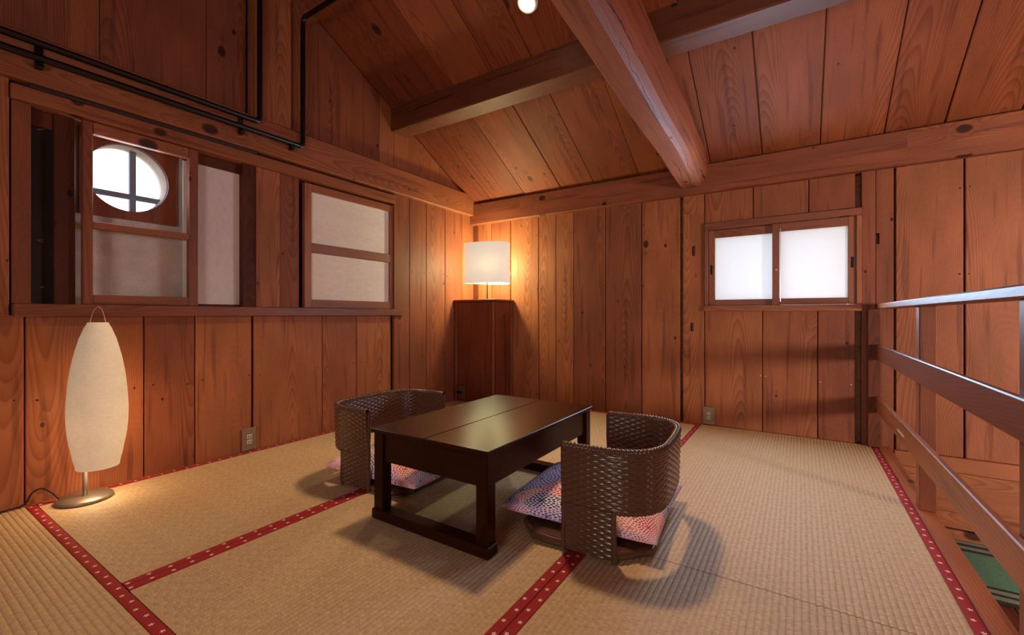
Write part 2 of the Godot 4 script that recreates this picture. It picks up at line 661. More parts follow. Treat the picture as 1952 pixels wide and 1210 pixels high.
# ================= left wall (gable end) =================
func wall_left() -> void:
	var w := thing("wall_left", "reddish board wall with a rail, girt and gable planks", "wall", Vector3.ZERO, "", "structure")
	var dk := wood("wall", 2)
	# lower boards
	var s := [5.0, 4.4, 3.85, 3.42, 3.05, 2.726, 2.365, 2.167, 1.896, 1.49, 1.238, 0.948]
	for i in s.size() - 1:
		var gap: float = 0.012 if i == 7 else 0.0045
		board("board", Vector3(-0.02, 0.0, s[i + 1] + gap), Vector3(jit(), 0.72, s[i]), 1, wood("wall"), w)
	# post and boards between the screens and the corner
	var c := [0.925, 0.772, 0.594, 0.378, 0.162, 0.0]
	for i in c.size() - 1:
		board("board", Vector3(-0.02, 0.0, c[i + 1] + 0.003), Vector3(0.004 + jit(), 1.60, c[i]), 1, wood("wall"), w)
	# nail heads
	var head := nail_mesh()
	var iron := plain("nail_iron", Color(0.16, 0.10, 0.08), 0.6, 0.3)
	for zz in [2.726, 2.365, 2.167, 1.896, 1.49, 1.238, 0.594, 0.378, 0.162]:
		for side in [-0.030, 0.030]:
			for ny in ([0.40] if zz > 0.9 else [0.40, 1.05]):
				part("nail", head, iron, w, Vector3(0.0015 if zz > 0.9 else 0.0055, ny + jit() * 5.0, zz + side + jit() * 4.0)).rotation.z = -PI / 2
	# gable boards, cut to the slope
	var g := [2.62, 2.515, 2.12, 1.935, 1.69, 1.518, 1.189, 1.055, 0.923, 0.78, 0.545, 0.30, 0.0]
	for i in g.size() - 1:
		var z0: float = g[i + 1] + 0.003
		var z1: float = g[i]
		var proud := 0.028 if i == 3 else jit()
		if i == 3:
			z0 += 0.014
			z1 -= 0.014
		# prism over the axis x: polygon in (y, z)
		var poly := PackedVector2Array([Vector2(1.66, z0), Vector2(ceil_y(z0) + 0.004, z0), Vector2(ceil_y(z1) + 0.004, z1), Vector2(1.66, z1)])
		part("gable_board", prism(poly, 0, -0.02, proud, 1), wood("wall"), w)
	# the other half of the gable, behind the viewer
	for i in 6:
		var a := 2.62 + i * 0.4
		var b := minf(a + 0.397, 5.0)
		var poly2 := PackedVector2Array([Vector2(1.70, a), Vector2(ceil_y(5.24 - a) + 0.004, a), Vector2(ceil_y(5.24 - b) + 0.004, b), Vector2(1.70, b)])
		part("gable_board", prism(poly2, 0, -0.02, jit(), 1), wood("wall"), w)
	# upper wall left of the openings
	for q in [[2.768, 3.05], [3.053, 3.42], [3.423, 3.85], [3.853, 4.4], [4.403, 5.0]]:
		board("board", Vector3(-0.02, 0.717, q[0]), Vector3(0.006 + jit(), 1.60, q[1]), 1, wood("wall"), w)
	# rail under the screens, head rail over them, girt
	board("sill_rail", Vector3(-0.05, 0.713, 0.868), Vector3(0.032, 0.762, 2.762), 2, wood("beam", 1), w, 0.004)
	board("head_rail", Vector3(-0.05, 1.518, 0.924), Vector3(0.022, 1.574, 2.766), 2, wood("wall", 2), w, 0.003)
	board("girt", Vector3(-0.05, 1.589, -0.02), Vector3(0.042, 1.768, 5.0), 2, wood("wall", 3), w, 0.006)
	board("wire_strip", Vector3(0.0, 1.574, 1.89), Vector3(0.030, 1.589, 2.72), 2, plain("grey_strip", Color(0.20, 0.17, 0.17), 0.35), w, 0.003)
	board("girt_filler", Vector3(-0.05, 1.574, 0.924), Vector3(-0.030, 1.589, 1.888), 2, dk, w, 0.0)
	# jambs and infill around the openings
	board("jamb", Vector3(-0.06, 0.762, 2.712), Vector3(0.0, 1.518, 2.762), 1, wood("wall"), w)
	board("infill_board", Vector3(-0.06, 0.762, 2.582), Vector3(-0.035, 1.518, 2.643), 1, wood("old"), w)
	board("infill_board", Vector3(-0.075, 1.455, 2.643), Vector3(-0.045, 1.518, 2.712), 2, wood("old"), w)
	board("dark_board", Vector3(-0.085, 0.762, 2.60), Vector3(-0.065, 1.518, 2.72), 1, textured("dark_speckled", speck_texture(), Color(1, 1, 1), 0.6), w, 0.0)
	board("jamb", Vector3(-0.06, 0.762, 1.882), Vector3(-0.012, 1.518, 1.945), 1, wood("old"), w)
	board("board", Vector3(-0.05, 0.762, 1.752), Vector3(-0.004, 1.518, 1.880), 1, wood("wall"), w)
	board("board", Vector3(-0.05, 0.762, 1.632), Vector3(-0.014, 1.518, 1.749), 1, wood("wall"), w)
	# backing behind the boards (the openings stay clear)
	slab("backing", Vector3(-0.098, -0.05, -0.12), Vector3(-0.085, 0.712, 5.0), dk, w)
	slab("backing", Vector3(-0.098, 1.60, -0.12), Vector3(-0.085, 3.3, 5.0), dk, w)
	slab("backing", Vector3(-0.098, 0.712, -0.12), Vector3(-0.085, 1.60, 1.64), dk, w)
	slab("backing", Vector3(-0.098, 0.712, 2.72), Vector3(-0.085, 1.60, 5.0), dk, w)
	# outer plastered wall with the round hole
	var pl := textured("plaster", plaster_texture(41, Vector3(0.84, 0.77, 0.72)), Color(1, 1, 1), 0.95)
	pl.uv1_triplanar = true
	pl.uv1_scale = Vector3(1.5, 1.5, 1.5)
	var outer := CSGBox3D.new()
	outer.name = "plaster_wall"
	outer.size = Vector3(0.10, 3.9, 5.3)
	outer.material = pl
	var hole := CSGCylinder3D.new()
	hole.radius = 0.150
	hole.height = 0.4
	hole.sides = 64
	hole.operation = CSGShape3D.OPERATION_SUBTRACTION
	hole.material = pl
	hole.rotation_degrees = Vector3(0, 0, 90)
	outer.add_child(hole)
	w.add_child(outer)
	outer.position = Vector3(-0.15, 1.45, 2.45)
	hole.position = Vector3(0, 1.334 - 1.45, 2.395 - 2.45)

# ================= back wall =================
func wall_back() -> void:
	var w := thing("wall_back", "reddish vertical board wall holding the sliding window", "wall", Vector3.ZERO, "", "structure")
	var dk := wood("wall", 2)
	var s := [0.0, 0.20, 0.402, 0.673, 0.83, 0.985, 1.244, 1.511, 1.775]
	for i in s.size() - 1:
		board("board", Vector3(s[i] + 0.001, 0.0, -0.02), Vector3(s[i + 1] - 0.0045, 1.53, jit()), 1, wood("wall"), w)
	drilled("post", Vector3(1.793, 0.0, -0.085), Vector3(1.922, 1.53, 0.010), [[1.847, 1.112, 1.868, 1.176], [1.838, 0.610, 1.858, 0.668]], wood("wall", 0), w)
	var b := [1.925, 2.257, 2.536, 2.711]
	for i in 3:
		board("board", Vector3(b[i] + 0.001, 0.0, -0.02), Vector3(b[i + 1] - 0.0035, 0.745, jit()), 1, wood("wall"), w)
	var t := [1.925, 2.206, 2.493, 2.711]
	for i in 3:
		board("board", Vector3(t[i] + 0.001, 1.31, -0.02), Vector3(t[i + 1] - 0.0035, 1.53, jit()), 1, wood("wall"), w)
	board("post", Vector3(2.736, 0.0, -0.02), Vector3(2.796, 1.53, 0.006), 1, wood("wall"), w)
	drilled("post", Vector3(2.799, -0.43, -0.085), Vector3(2.872, 1.53, 0.004), [[2.790, 1.108, 2.813, 1.167]], wood("wall", 1), w)
	var r := [2.881, 3.149, 3.42, 3.71, 4.02, 4.33, 4.65, 4.99, 5.32]
	for i in 8:
		board("board", Vector3(r[i] + 0.001, -0.006, -0.02), Vector3(r[i + 1] - 0.006, 1.53, jit()), 1, wood("wall"), w)
	board("dark_corner_strip", Vector3(0.005, 0.86, -0.001), Vector3(0.060, 1.512, 0.007), 1, wood("old"), w)  # thin darker strip up the corner, above the cabinet
	# nail heads in rows beside the joints
	var head := nail_mesh()
	var iron := plain("nail_iron", Color(0.16, 0.10, 0.08), 0.6, 0.3)
	for x in [0.402, 0.673, 0.985, 1.244, 1.511, 3.149, 3.42]:
		for ny in [0.36, 0.93, 1.36]:
			for side in [-0.016, 0.014]:
				part("nail", head, iron, w, Vector3(x + side + jit() * 3.0, ny + jit() * 4.0, 0.0015)).rotation.x = PI / 2
	for q in [[2.245, 0.345], [2.272, 0.343], [2.548, 0.330], [2.690, 0.327]]:
		part("nail", head, plain("nail_bright", Color(0.80, 0.74, 0.66), 0.4, 0.4), w, Vector3(q[0], q[1], 0.0015)).rotation.x = PI / 2
	# horizontal boards of the stair well
	var y := [-0.008, -0.086, -0.289, -0.380, -0.43]
	for i in 4:
		board("well_board", Vector3(2.874, y[i + 1] + (0.010 if i == 2 else 0.002), -0.02), Vector3(5.32, y[i], 0.012 - 0.003 * i), 0, wood("wall"), w)
	# eave beam
	board("eave_beam", Vector3(0.0, 1.512, -0.05), Vector3(5.32, 1.694, 0.052), 0, wood("wall", 0), w, 0.006)
	# backing and outer wall, open at the window
	for q in [[Vector3(-0.2, -0.5, -0.14), Vector3(1.935, 1.80, -0.085)], [Vector3(2.725, -0.5, -0.14), Vector3(5.42, 1.80, -0.085)], [Vector3(1.935, -0.5, -0.14), Vector3(2.725, 0.75, -0.085)], [Vector3(1.935, 1.305, -0.14), Vector3(2.725, 1.80, -0.085)]]:
		slab("backing", q[0], q[1], dk, w)

# an upright with square mortises cut in its face: holes are x0, y0, x1, y1
func drilled(called: String, lo: Vector3, hi: Vector3, holes: Array, m: StandardMaterial3D, parent: Node3D) -> void:
	var tri := m.duplicate() as StandardMaterial3D
	tri.heightmap_enabled = false
	tri.uv1_triplanar = true
	tri.uv1_scale = Vector3(1.0 / UW, 1.0 / VL, 1.0 / UW)
	tri.uv1_offset = Vector3(rng.randf(), rng.randf(), rng.randf())
	var b := CSGBox3D.new()
	b.name = called
	b.size = hi - lo
	b.material = tri
	for q in holes:
		var h := CSGBox3D.new()
		h.operation = CSGShape3D.OPERATION_SUBTRACTION
		h.size = Vector3(q[2] - q[0], q[3] - q[1], 0.10)
		h.material = tri
		b.add_child(h)
		h.position = Vector3((q[0] + q[2]) / 2.0, (q[1] + q[3]) / 2.0, hi.z) - (lo + hi) / 2.0
	parent.add_child(b, true)
	b.position = (lo + hi) / 2.0

# ================= ceiling, purlin, tie beam =================
func ceiling_parts() -> void:
	var ce := thing("ceiling", "sloping ceiling of wide reddish planks", "ceiling", Vector3.ZERO, "", "structure")
	var lg := sqrt(1.0 + SLOPE * SLOPE)
	var basis_ := Basis(Vector3(1, 0, 0), Vector3(0, 1.0 / lg, -SLOPE / lg), Vector3(0, SLOPE / lg, 1.0 / lg))
	var s := [0.0, 0.222, 0.56, 0.889, 1.161, 1.50, 1.74, 1.962, 2.255, 2.546, 2.829, 3.069, 3.34, 3.62, 3.90, 4.2, 4.5, 4.8, 5.06, 5.32]
	var length := 2.66 * lg
	for i in s.size() - 1:
		var wd: float = s[i + 1] - s[i] - (0.006 if i in [3, 7, 8, 10, 11] else 0.003)
		var st := new_st()
		add_box(st, Vector3(wd, 0.02, length), 0.003, 2, Vector2(wd / 2.0 / UW + rng.randf() * (1.0 - wd / UW), 0.5 * length / VL + rng.randf() * 0.3))
		var o := part("plank", st.commit(), wood("ceiling"), ce)
		var zc := 1.29
		o.transform = Transform3D(basis_, Vector3((s[i] + s[i + 1]) / 2.0, ceil_y(zc), zc) + basis_.y * (0.010 + rng.randf() * 0.003))
	var flat := Basis(Vector3(1, 0, 0), Vector3(0, 1.0 / lg, SLOPE / lg), Vector3(0, -SLOPE / lg, 1.0 / lg))
	for i in 16:
		var st2 := new_st()
		add_box(st2, Vector3(0.345, 0.02, length), 0.003, 2, Vector2(0.3 + 0.04 * i, 0.6))
		var o2 := part("plank", st2.commit(), wood("ceiling"), ce)
		o2.transform = Transform3D(flat, Vector3(0.17 + i * 0.348, ceil_y(1.30), 3.94) + flat.y * 0.010)
	var dk := wood("wall", 2)
	for q in [[basis_, 1.25], [flat, 3.98]]:
		var roof := part("roof_deck", box_mesh(Vector3(5.8, 0.05, 3.30), 0.0, 2), dk, ce)
		var bb: Basis = q[0]
		roof.transform = Transform3D(bb, Vector3(2.6, ceil_y(1.25 if q[1] < 2.0 else 5.24 - 3.98), q[1]) + bb.y * 0.052)
	# purlin, parallel to the eave beam
	var pu := thing("purlin", "square dark purlin running under the sloping ceiling planks", "beam", Vector3.ZERO, "", "structure")
	var poly := PackedVector2Array([Vector2(0.808, 0.002), Vector2(0.946, 0.002), Vector2(0.952, 0.008), Vector2(0.952, ceil_y(0.952) - 2.028), Vector2(0.802, ceil_y(0.802) - 2.028), Vector2(0.802, 0.008)])
	var swapped := PackedVector2Array()
	for p in poly:
		swapped.append(Vector2(p.y + 2.028, p.x))
	part("timber", prism(swapped, 0, 0.0, 5.32, 0), wood("purlin", 4), pu)
	# tie beam: a hewn log lying on the eave beam, bowed and slightly askew
	var tb := thing("tie_beam", "thick hewn tie beam with long drying cracks crossing the ceiling", "beam", Vector3.ZERO, "", "structure")
	var sect := [Vector2(-0.070, 0.0), Vector2(0.022, 0.0), Vector2(0.042, 0.008), Vector2(0.062, 0.028), Vector2(0.076, 0.058), Vector2(0.083, 0.090), Vector2(0.080, 0.205), Vector2(0.066, 0.225), Vector2(-0.066, 0.225), Vector2(-0.082, 0.200), Vector2(-0.086, 0.030), Vector2(-0.080, 0.010)]
	var rows := []
	var uvs := []
	var wob := noise(61, 0.9, 2)
	var around := 0.0
	for i in 56:
		var z := -0.04 + i * 0.075
		var row := []
		var uvr := []
		around = 0.0
		var cx := 1.870 + 0.024 * (z - 0.05) + 0.010 * wob.get_noise_2d(z, 4.0)
		var by := 1.552 + 0.034 * z + 0.008 * wob.get_noise_2d(z, 9.0)
		var sc := 1.0 - 0.028 * z + 0.02 * wob.get_noise_2d(z, 14.0)
		for j in sect.size() + 1:
			var q: Vector2 = sect[j % sect.size()]
			if j > 0:
				around += q.distance_to(sect[j - 1])
			row.append(Vector3(cx + q.x * sc, by + q.y, z))
			uvr.append(Vector2(around / UW, z / VL + 0.12))
		rows.append(row)
		uvs.append(uvr)
	var st3 := new_st()
	for i in rows.size() - 1:
		for j in sect.size():
			var a: Vector3 = rows[i][j]
			var b: Vector3 = rows[i][j + 1]
			var n := (b - a).cross(rows[i + 1][j] - a).normalized()
			var midp := Vector3((rows[i][0].x + rows[i][5].x) / 2.0, rows[i][0].y + 0.11, a.z)
			if n.dot(a - midp) < 0.0:
				n = -n
			quad(st3, [a, b, rows[i + 1][j + 1], rows[i + 1][j]], n, [uvs[i][j], uvs[i][j + 1], uvs[i + 1][j + 1], uvs[i + 1][j]])
	var log_m := textured("hewn_log", wood_tex[4], Color(1.0, 0.95, 0.93), 0.56, 0.10)
	log_m.metallic_specular = 0.42
	part("log", st3.commit(), log_m, tb)
	var cap := new_st()
	for j in sect.size() - 2:
		quad(cap, [rows[0][0], rows[0][j + 1], rows[0][j + 2]], Vector3(0, 0, -1), [Vector2.ZERO, Vector2(0.1, 0), Vector2(0, 0.1)])
	part("log_end", cap.commit(), log_m, tb)

# ================= tatami =================
func mat_surface(w: float, l: float) -> ArrayMesh:
	# ridges run along z; w across x
	var n := int(round(w / 0.0155))
	var p := w / n
	var st := new_st()
	var prof := [0.0, 0.10, 0.28, 0.5, 0.72, 0.90]
	var xs := []
	var ys := []
	for i in n:
		for f in prof:
			xs.append(-w / 2.0 + (i + f) * p)
			ys.append(-0.0022 * pow(absf(2.0 * f - 1.0), 4.0))
	xs.append(w / 2.0)
	ys.append(-0.0022)
	var rows := [[], []]
	var uvs := [[], []]
	for e in 2:
		for i in xs.size():
			rows[e].append(Vector3(xs[i], ys[i], -l / 2.0 if e == 0 else l / 2.0))
			uvs[e].append(Vector2((xs[i] + w / 2.0) / (4.0 * p), e * l / 0.2))
	add_grid(st, rows, uvs, true)
	st.generate_normals()
	return st.commit()

func tatami() -> void:
	var rush := textured("rush_weave", rush_texture(), Color(1, 1, 1), 0.62)
	var cloth := textured("blossom_cloth", border_texture(), Color(1, 1, 1), 0.8)
	var core := plain("straw_core", Color(0.50, 0.40, 0.26), 0.9)
	# x0, z0, x1, z1, long side along z?, label
	var list := [
		[0.012, 0.902, 0.944, 2.699, true, "tatami mat carrying the paper floor lamp, its red border along the left wall"],
		[0.946, 0.902, 1.875, 2.699, true, "tatami mat with red blossom borders beneath the low dark table"],
		[1.877, 0.012, 2.803, 1.789, true, "tatami mat beside the railing with one end against the back wall"],
		[1.877, 1.791, 2.803, 3.590, true, "tatami mat beside the railing, a plain seam away from the back wall mat"],
		[0.012, 0.012, 1.875, 0.900, false, "tatami mat lying along the back wall in front of the corner cabinet"],
		[0.012, 2.701, 1.875, 3.590, false, "tatami mat lying crosswise past the floor lamp, ribs running away from the left wall"]]
	for q in list:
		var long_z: bool = q[4]
		var cx: float = (q[0] + q[2]) / 2.0
		var cz: float = (q[1] + q[3]) / 2.0
		var w: float = (q[2] - q[0]) if long_z else (q[3] - q[1])
		var l: float = (q[3] - q[1]) if long_z else (q[2] - q[0])
		var t := thing("tatami_mat", q[5], "tatami mat", Vector3(cx, -0.05, cz), "tatami mats of the loft floor")
		if not long_z:
			t.rotation.y = PI / 2
		part("woven_surface", mat_surface(w - 0.056, l), rush, t, Vector3(0, 0.05, 0))
		part("straw_core", box_mesh(Vector3(w, 0.0455, l), 0.0, 2), core, t, Vector3(0, 0.0233, 0))
		for s in [-1.0, 1.0]:
			var st := new_st()
			var hw := 0.0141
			var rows := [[], []]
			var uvs := [[], []]
			var pr := [[-hw, -0.004], [-hw, 0.0], [-hw + 0.001, 0.0006], [hw - 0.001, 0.0006], [hw, 0.0], [hw, -0.004]]
			for e in 2:
				for k in pr.size():
					rows[e].append(Vector3(pr[k][0], pr[k][1], -l / 2.0 if e == 0 else l / 2.0))
					uvs[e].append(Vector2(clampf((pr[k][0] + hw) / (2.0 * hw), 0.0, 1.0), e * l / 0.0955 + (0.03 if s > 0 else 0.0)))
			add_grid(st, rows, uvs, true)
			st.generate_normals()
			part("border_cloth", st.commit(), cloth, t, Vector3(s * (w / 2.0 - hw), 0.0502, 0))
	var tr := thing("trim_1", "thin wooden fillet between the left wall and the mats", "trim", Vector3.ZERO, "", "structure")
	board("fillet", Vector3(-0.02, -0.05, 0.0), Vector3(0.012, 0.002, 3.6), 2, wood("wall"), tr)
	var tr2 := thing("trim_2", "thin wooden fillet between the back wall and the mats", "trim", Vector3.ZERO, "", "structure")
	board("fillet", Vector3(0.012, -0.05, -0.02), Vector3(2.80, 0.001, 0.012), 0, wood("wall"), tr2)

# ================= railing and stair well =================
func railing_and_well() -> void:
	var r := thing("wooden_railing", "varnished wooden railing with three boards along the stair well", "railing", Vector3(2.83, 0.0, 1.6))
	board("sill_board", Vector3(2.804, -0.040, 0.0), Vector3(2.858, 0.004, 3.6), 2, wood("rail"), r, 0.003)
	board("post", Vector3(2.757, 0.004, 0.010), Vector3(2.812, 0.752, 0.052), 1, wood("old"), r, 0.003)  # end post in a darker tone: its lack of light is put into the colour
	for z in [0.900, 1.822, 2.80, 3.52]:
		board("post", Vector3(2.812, 0.004, z), Vector3(2.860, 0.752, z + 0.052), 1, wood("beam"), r, 0.003)
	board("handrail", Vector3(2.796, 0.752, 0.052), Vector3(2.862, 0.779, 3.6), 2, wood("rail", 4), r, 0.004)
	board("rail_board", Vector3(2.794, 0.478, 0.053), Vector3(2.812, 0.561, 3.6), 2, wood("rail", 4), r, 0.003)
	board("rail_board", Vector3(2.794, 0.196, 0.053), Vector3(2.812, 0.281, 3.6), 2, wood("rail", 4), r, 0.003)
	board("patch", Vector3(2.7925, 0.228, 0.66), Vector3(2.7945, 0.238, 0.80), 2, plain("pale_splinter", Color(0.72, 0.60, 0.55), 0.5), r, 0.0)
	# fascia of the raised floor
	var tr := thing("trim_3", "board face of the raised floor towards the stair well", "trim", Vector3.ZERO, "", "structure")
	board("fascia", Vector3(2.802, -0.43, 0.0), Vector3(2.846, -0.042, 3.6), 2, wood("old"), tr)
	# rug
	var rug := thing("runner_rug", "green rug with dark striped ends on the lower floor", "rug", Vector3(3.35, -0.43, 0.32))
	var green := textured("green_pile", rug_texture(), Color(0.68, 0.80, 0.74), 0.95)
	green.uv1_triplanar = true
	green.uv1_scale = Vector3(3.0, 3.0, 3.0)
	var cream := textured("grey_pile", rug_texture(), Color(0.95, 0.80, 0.80), 0.95)
	cream.uv1_triplanar = true
	cream.uv1_scale = Vector3(4, 4, 4)
	var dark := plain("dark_pile", Color(0.17, 0.13, 0.11), 0.95)
	var z0 := 0.02
	var bands := [[0.030, "cream"], [0.030, "dark"], [0.034, "cream"], [0.030, "dark"], [0.325, "green"], [0.022, "dark"], [0.030, "cream"], [0.022, "dark"], [0.032, "cream"], [0.020, "dark"]]
	for b in bands:
		var mm: Material = green if b[1] == "green" else (cream if b[1] == "cream" else dark)
		board("field" if b[1] == "green" else "stripe", Vector3(2.868, -0.43, z0), Vector3(3.85, -0.420, z0 + b[0]), 0, mm, rug, 0.002)
		z0 += b[0] + 0.0005

# ================= sliding window in the back wall =================
func back_window() -> void:
	var w := thing("window_1", "two-pane sliding window of frosted glass in a wooden frame", "window", Vector3(2.33, 0.737, 0.0), "", "structure")
	# casing
	board("casing", Vector3(1.928, 1.273, -0.10), Vector3(2.735, 1.315, 0.030), 0, wood("sash"), w, 0.003)
	board("casing", Vector3(1.928, 0.742, -0.10), Vector3(2.735, 0.780, 0.040), 0, wood("sash"), w, 0.003)
	board("casing", Vector3(1.928, 0.780, -0.10), Vector3(1.946, 1.273, 0.030), 1, wood("sash"), w, 0.003)
	board("casing", Vector3(2.712, 0.780, -0.10), Vector3(2.735, 1.273, 0.030), 1, wood("sash"), w, 0.003)
	for k in 2:
		var x0: float = 1.947 if k == 0 else 2.308
		var x1: float = 2.350 if k == 0 else 2.711
		var z1: float = -0.018 if k == 0 else 0.016
		var z0 := z1 - 0.026
		var sash := Node3D.new()
		sash.name = "sash"
		w.add_child(sash, true)
		var st := 0.036
		for q in [[Vector3(x0, 0.781, z0), Vector3(x0 + st, 1.272, z1), 1], [Vector3(x1 - st, 0.781, z0), Vector3(x1, 1.272, z1), 1], [Vector3(x0 + st, 0.781, z0), Vector3(x1 - st, 0.818, z1), 0], [Vector3(x0 + st, 1.222, z0), Vector3(x1 - st, 1.272, z1), 0]]:
			var o := board("frame", q[0], q[1], q[2], wood("sash"), sash, 0.0025)
			o.position -= w.position
		var pane := board("pane", Vector3(x0 + st - 0.004, 0.815, z0 + 0.010), Vector3(x1 - st + 0.004, 1.225, z0 + 0.014), 1, frosted(), sash, 0.0)
		pane.position -= w.position
		var hx: float = 1.957 if k == 0 else 2.688
		var h := board("finger_pull", Vector3(hx, 0.985, z1 - 0.001), Vector3(hx + 0.012, 1.045, z1 + 0.0015), 1, plain("black_metal", Color(0.05, 0.05, 0.055), 0.4, 0.6), sash, 0.0)
		h.position -= w.position
	var bar := board("edge_strip", Vector3(2.348, 0.800, 0.010), Vector3(2.352, 1.240, 0.0185), 1, plain("aluminium", Color(0.82, 0.83, 0.85), 0.3, 0.9), w, 0.0)
	bar.name = "edge_strip"
	part("lock", lathe([Vector2(0.0, 0.0), Vector2(0.007, 0.0), Vector2(0.007, 0.006), Vector2(0.004, 0.010), Vector2(0.0, 0.010)], 16), plain("aluminium", Color(0.82, 0.83, 0.85), 0.3, 0.9), w, Vector3(2.328, 0.992, 0.016) - w.position).rotation.x = PI / 2

# ================= round window in the left wall =================
func round_window() -> void:
	var w := thing("window_2", "round porthole window with a wooden cross, cut in a square board", "window", Vector3(-0.09, 1.08, 2.387), "", "structure")
	var pan := CSGBox3D.new()
	pan.name = "board_panel"
	pan.size = Vector3(0.014, 0.367, 0.344)
	var hole := CSGCylinder3D.new()
	hole.radius = 0.148
	hole.height = 0.1
	hole.sides = 64
	hole.operation = CSGShape3D.OPERATION_SUBTRACTION
	hole.rotation_degrees = Vector3(0, 0, 90)
	var wm := wood("sash", 2).duplicate() as StandardMaterial3D
	wm.uv1_triplanar = true
	wm.uv1_scale = Vector3(1.6, 0.5, 1.6)
	pan.material = wm
	hole.material = wm
	pan.add_child(hole)
	w.add_child(pan)
	pan.position = Vector3(-0.092, 1.3315, 2.388) - w.position
	hole.position = Vector3(0, 0.0025, 0.007)
	var br := plain("painted_bar", Color(0.50, 0.53, 0.58), 0.5)
	board("cross_bar", Vector3(-0.178, 1.17, 2.348), Vector3(-0.158, 1.48, 2.372), 1, br, w, 0.002)
	board("cross_bar", Vector3(-0.177, 1.256, 2.245), Vector3(-0.159, 1.280, 2.53), 2, br, w, 0.002)
	var ring := []
	for i in 49:
		var a := TAU * i / 48
		ring.append(Vector3(-0.10, 1.334 + sin(a) * 0.1485, 2.395 + cos(a) * 0.1485) - w.position)
	part("rim", tube(ring, 0.0025, 6, false), br, w)
	var gl := plain("clear_glass", Color(1, 1, 1, 0.06), 0.02)
	gl.transparency = BaseMaterial3D.TRANSPARENCY_ALPHA
	board("pane", Vector3(-0.184, 1.17, 2.23), Vector3(-0.181, 1.48, 2.54), 1, gl, w, 0.0)

# ================= sliding screens in the left wall =================
func screen_frame(t: Node3D, z0: float, z1: float, y0: float, y1: float, x0: float, x1: float, stile: Array, rails: Array) -> void:
	board("stile", Vector3(x0, y0, z1 - stile[0]), Vector3(x1, y1, z1), 1, wood("sash"), t)
	board("stile", Vector3(x0, y0, z0), Vector3(x1, y1, z0 + stile[1]), 1, wood("sash"), t)
	for q in rails:
		board("rail", Vector3(x0 + 0.001, q[0], z0 + stile[1]), Vector3(x1 - 0.001, q[1], z1 - stile[0]), 2, wood("sash"), t)

func sliding_screens() -> void:
	var a := thing("sliding_sash_frame", "open wooden sliding frame with one crossbar in front of the round window", "screen", Vector3(-0.016, 0.763, 2.36))
	screen_frame(a, 2.156, 2.567, 0.763, 1.516, -0.032, 0.0, [0.031, 0.038], [[0.763, 0.803], [1.077, 1.107], [1.468, 1.516]])
	var paper := textured("screen_paper", paper_texture(), Color(0.97, 0.93, 0.92), 0.9)
	var b := thing("sliding_screen", "narrow papered sliding panel beside the open frame of the round window", "screen", Vector3(-0.05, 0.763, 2.05))
	board("paper", Vector3(-0.058, 0.774, 1.935), Vector3(-0.052, 1.466, 2.20), 1, paper, b, 0.0)
	board("rail", Vector3(-0.064, 1.466, 1.935), Vector3(-0.044, 1.516, 2.20), 2, wood("old"), b)
	board("rail", Vector3(-0.064, 0.763, 1.935), Vector3(-0.044, 0.774, 2.20), 2, wood("old"), b)
	var c := thing("paper_screen", "papered sliding screen with two panels between a dark gap and the corner boards", "screen", Vector3(-0.02, 0.763, 1.26))
	screen_frame(c, 0.926, 1.602, 0.763, 1.505, -0.036, -0.006, [0.044, 0.026], [[0.763, 0.812], [1.094, 1.152], [1.459, 1.505]])
	board("paper", Vector3(-0.030, 0.812, 0.952), Vector3(-0.022, 1.094, 1.558), 2, paper, c, 0.0)
	board("paper", Vector3(-0.030, 1.152, 0.952), Vector3(-0.022, 1.459, 1.558), 2, paper, c, 0.0)

# ================= low table =================
func table() -> void:
	var t := thing("low_table", "low dark wooden table with sled feet between two wicker floor chairs", "table", Vector3(1.425, 0.0, 1.69))
	var x0 := 1.168
	var x1 := 1.683
	var z0 := 1.302
	var z1 := 2.083
	var xm := (x0 + x1) / 2.0
	board("top_plank", Vector3(x0, 0.306, z0), Vector3(xm - 0.0006, 0.320, z1), 2, wood("table", 1), t, 0.0025)
	board("top_plank", Vector3(xm + 0.0006, 0.306, z0), Vector3(x1, 0.320, z1), 2, wood("table", 3), t, 0.0025)
	for x in [x0 + 0.008, x1 - 0.052]:
		for z in [z0 + 0.008, z1 - 0.052]:
			board("leg", Vector3(x, 0.036, z), Vector3(x + 0.044, 0.306, z + 0.044), 1, wood("table"), t, 0.003)
		board("side_apron", Vector3(x + 0.010, 0.206, z0 + 0.052), Vector3(x + 0.034, 0.306, z1 - 0.052), 2, wood("table"), t)
	for z in [z0 + 0.008, z1 - 0.052]:
		board("end_apron", Vector3(x0 + 0.052, 0.204, z + 0.012), Vector3(x1 - 0.052, 0.306, z + 0.034), 0, wood("table"), t)
		board("sled_foot", Vector3(x0 + 0.002, 0.0, z - 0.004), Vector3(x1 - 0.002, 0.036, z + 0.050), 0, wood("table"), t, 0.004)

# ================= wicker chairs with cushions =================
func weave_offset(s: float, y: float) -> float:
	var row := floorf(y / 0.009)
	var fr := y / 0.009 - row
	var ph := PI * (s / 0.021 + row)
	return (0.0015 * sin(ph) + 0.0030) * sqrt(maxf(0.0, sin(PI * fr)))

